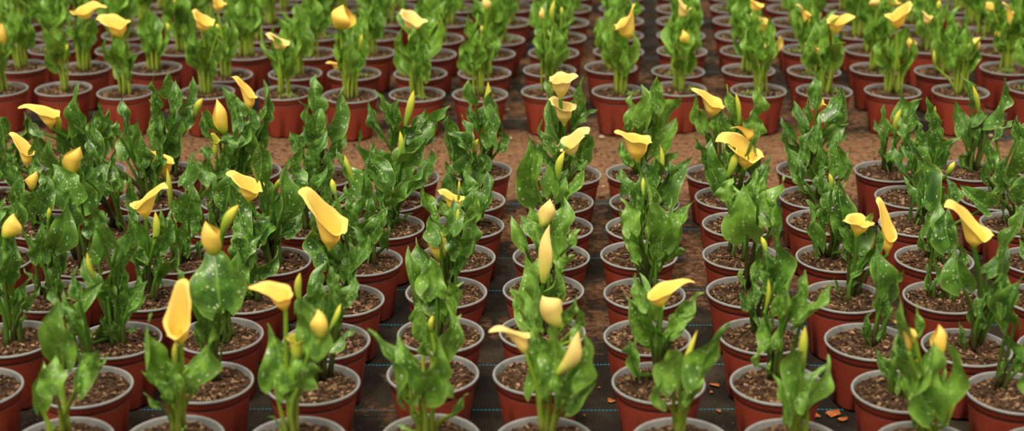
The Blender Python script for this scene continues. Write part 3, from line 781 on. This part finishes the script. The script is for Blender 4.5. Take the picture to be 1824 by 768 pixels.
# ------------------------------------------------------------------ labels
ORD = ['zeroth','first','second','third','fourth','fifth','sixth','seventh','eighth','ninth','tenth','eleventh','twelfth','thirteenth','fourteenth','fifteenth','sixteenth','seventeenth','eighteenth','nineteenth','twentieth']
def look(info, rng):
    no, nB, nb = info.count('o'), info.count('B'), info.count('b') + info.count('t')
    if no >= 2: return 'potted calla lily with several open yellow blooms'
    if no == 1 and nB: return 'potted calla lily with open and half-open yellow blooms'
    if no == 1: return 'potted calla lily with one open yellow bloom'
    if nB: return 'potted calla lily with half-open yellow bloom'
    if nb: return 'potted calla lily with rolled yellow-green bud'
    return 'leafy potted calla lily without a bloom'
rows = {}
for (blk, r, cx), (o, info) in rec.items(): rows.setdefault((blk, r), []).append((cx, o, info))
for (blk, r), lst in rows.items():
    lst.sort(key=lambda t: t[0]); k = 0
    half = 80 if blk == 'near' else 45
    for cx, o, info in lst:
        vis = -half < cx < 1824 + half
        if vis: k += 1
        kk = ORD[min(k, 20)] if k else 'leftmost'
        if blk == 'near': place = f'{kk} from left in {ORD[r + 1]} row from front' if r else f'{kk} from left in frontmost row'
        else: place = f'{kk} from left, {ORD[r + 1]} row beyond path'
        o['label'] = f'{look(info, None)}, {place}'; o['category'] = 'potted plant'
        o['group'] = GROUP_NEAR if blk == 'near' else GROUP_FAR

# ------------------------------------------------------------------ ground
def yg(y): return at_z(912, y, 0).y
y728, y645 = yg(728), yg(645)
ya0 = yg(330); ya1 = yg(246)
step = (yg(244) - y728)/9
fm = floor_mat(y728, step, ya0, ya1)
nx, ny = 90, 120; X0, X1, Y0, Y1 = -3.2, 3.2, 1.2, 9.5
rg = random.Random(4); V = []
for i in range(ny):
    for j in range(nx):
        x = X0 + (X1 - X0)*j/(nx - 1); y = Y0 + (Y1 - Y0)*i/(ny - 1)
        V.append((x, y, -.0022 + .0010*math.sin(x*9 + y*3)*math.cos(y*11 - x*4) + .0006*math.sin(x*31)*math.sin(y*27)))
fl = link('floor', mesh_from('floor', V, grid_faces(ny, nx), fm)); fl['kind'] = 'structure'
fl['label'] = 'black woven weed fabric with cyan stitching, dusted with brown soil'

# loose bark and soil crumbs strewn over the fabric
def debris():
    r = random.Random(77); V, F, C = [], [], []
    pal = [(.33, .18, .10), (.24, .12, .065), (.16, .08, .042), (.40, .24, .14), (.20, .10, .052), (.11, .055, .03)]
    def crumb(x, y, l):
        if any((x - p.x)**2 + (y - p.y)**2 < .0037 for p in POTS if abs(p.y - y) < .06): return
        wd = l*r.uniform(.3, .8); t = min(l*.35, .003)
        rot = Matrix.Rotation(r.uniform(0, 6.283), 3, 'Z') @ Matrix.Rotation(r.uniform(-.3, .3), 3, 'Y')
        c = Vector((x, y, t*.6)); b0 = len(V); cc = r.choice(pal); br = r.uniform(.7, 1.15)
        for sx in (-1, 1):
            for sy in (-1, 1):
                for sz in (-1, 1):
                    V.append(c + rot @ Vector((sx*l*r.uniform(.6, 1), sy*wd*r.uniform(.6, 1), sz*t))); C.append((cc[0]*br, cc[1]*br, cc[2]*br, 1))
        F.extend([tuple(b0 + q for q in qd) for qd in ((0, 1, 3, 2), (4, 6, 7, 5), (0, 4, 5, 1), (2, 3, 7, 6), (0, 2, 6, 4), (1, 5, 7, 3))])
    for k in range(5200):
        y = r.uniform(ya0 - .03, ya1 + .04); x = r.uniform(-1.45, 1.45)
        if x > -.1 and r.random() < .45: continue
        crumb(x, y, r.uniform(.0008, .0034) if r.random() < .96 else r.uniform(.004, .007))
    cl = [(r.uniform(-1.3, 1.3), r.uniform(1.7, 4.6)) for _ in range(70)]
    for k in range(5200):
        c = r.choice(cl); x, y = r.gauss(c[0], .07), r.gauss(c[1], .07)
        crumb(x, y, r.uniform(.0006, .0026) if r.random() < .95 else r.uniform(.003, .008))
    return mesh_from('soil_crumbs', V, F, M['soil'], None, False, C)
o = link('soil_crumbs', debris()); o['kind'] = 'stuff'; o['label'] = 'loose brown bark and soil crumbs strewn over the black fabric'; o['category'] = 'soil'; 

def dry_leaf(px, py, size, label, seed):
    r = random.Random(seed); p = at_z(px, py, 0); V, F = [], []
    n = 9
    V.append((0, 0, .003))
    for k in range(n):
        a = 2*math.pi*k/n; rr = size*r.uniform(.55, 1.0); V.append((rr*math.cos(a), rr*.7*math.sin(a), .002 + r.uniform(0, .5)*size*.4))
    for k in range(n): F.append((0, 1 + k, 1 + (k + 1) % n))
    me = mesh_from('dry_leaf', V, F, M['dry_leaf']); o = link('dry_leaf', me)
    o.location = (p.x, p.y, -.001); o.rotation_euler = (0, 0, r.uniform(0, 6)); o['label'] = label; o['category'] = 'dry leaf'; o['group'] = 'dry orange leaves on the fabric'
    sm = o.modifiers.new('s', 'SOLIDIFY'); sm.thickness = .0006
for a in [(1274,687,.011,'orange dry leaf between the pots of the second row, right of centre'),
          (1267,699,.005,'small orange leaf scrap just below a larger dry leaf'),
          (1281,733,.007,'orange leaf scrap near the cyan stitch in the bottom right gap'),
          (1454,742,.010,'orange dry leaf behind a front row pot, left of larger leaf heap'),
          (1484,738,.018,'largest rust-orange dry leaf on black fabric at the bottom right'),
          (1500,748,.012,'rust-orange dry leaf piece at the right end of leaf heap'),
          (1089,715,.010,'tan dry leaf on the fabric beside the front central pots'),
          (1067,691,.004,'tiny orange leaf scrap in the central gap'),
          (1041,741,.004,'tiny orange leaf scrap near the front in central gap')]:
    dry_leaf(a[0], a[1], a[2], a[3], int(a[0]))
def pebble(px, py, size, label, seed):
    r = random.Random(seed); p = at_z(px, py, 0); V = []; ns, nr = 12, 7
    for i in range(nr):
        t = math.pi*i/(nr - 1)
        for j in range(ns):
            a = 2*math.pi*j/ns; k = 1 + .14*math.sin(3*a + seed) + .08*math.cos(2*t + a)
            V.append((size*k*math.sin(t)*math.cos(a), size*.8*k*math.sin(t)*math.sin(a), size*.55 + size*.6*math.cos(t)))
    me = mesh_from('pebble', V, grid_faces(nr, ns, True), M['pebble']); o = link('pebble', me); o.location = (p.x, p.y, -.0015)
    o['label'] = label; o['category'] = 'stone'; o['group'] = 'pale stones on the path'
for a in [(1072,246,.0075,'pale tan stone on path edge, between two centre pots'),
          (908,248,.007,'tan stone on the path left of the central pot column'),
          (904,197,.0065,'brown stone between pots on the left edge of central gap'),
          (1075,333,.004,'small pale stone in the gap between centre columns'),
          (1765,243,.006,'tan stone on the path at far right')]:
    pebble(a[0], a[1], a[2], a[3], int(a[0]))

# ------------------------------------------------------------------ light and camera
w = bpy.data.worlds.new('overcast'); bpy.context.scene.world = w; w.use_nodes = True
nt = w.node_tree; nt.nodes.clear(); b = NB(nt)
tc = b.n('ShaderNodeTexCoord').outputs['Generated']
sp = b.n('ShaderNodeSeparateXYZ'); b.l(tc, sp.inputs[0])
c = b.ramp(b.math('ADD', b.math('MULTIPLY', sp.outputs[2], .5), .5), [(.48, (.04, .035, .028)), (.60, (.12, .108, .088)), (.75, (.60, .555, .47)), (.9, (1.20, 1.11, .95)), (1, (1.40, 1.30, 1.11))])
bg = b.n('ShaderNodeBackground'); b.l(c, bg.inputs[0]); bg.inputs[1].default_value = 1.4
ow = b.n('ShaderNodeOutputWorld'); b.l(bg.outputs[0], ow.inputs[0])
sd = bpy.data.lights.new('sun', 'SUN'); sd.energy = 2.6; sd.angle = math.radians(28); sd.color = (1, .90, .73)
so = bpy.data.objects.new('sun', sd); col.objects.link(so); so.rotation_euler = (math.radians(28), math.radians(-14), 0)

cd = bpy.data.cameras.new('camera'); co = bpy.data.objects.new('camera', cd); col.objects.link(co)
co.location = CAM; co.rotation_euler = (math.pi/2 - TH, 0, 0)
cd.sensor_width = 36; cd.lens = FPX*36/1824
cd.dof.use_dof = True; cd.dof.focus_distance = 2.72; cd.dof.aperture_fstop = 53e-3/.0165
cd.dof.aperture_fstop = (FPX*36/1824)/1000/.0165
sc = bpy.context.scene; sc.camera = co
sc.view_settings.view_transform = 'Standard'; sc.view_settings.look = 'None'; sc.view_settings.gamma = 1
sc.view_settings.use_curve_mapping = False; sc.view_settings.exposure = 0.18
sc.cycles.use_denoising = True; sc.cycles.max_bounces = 8
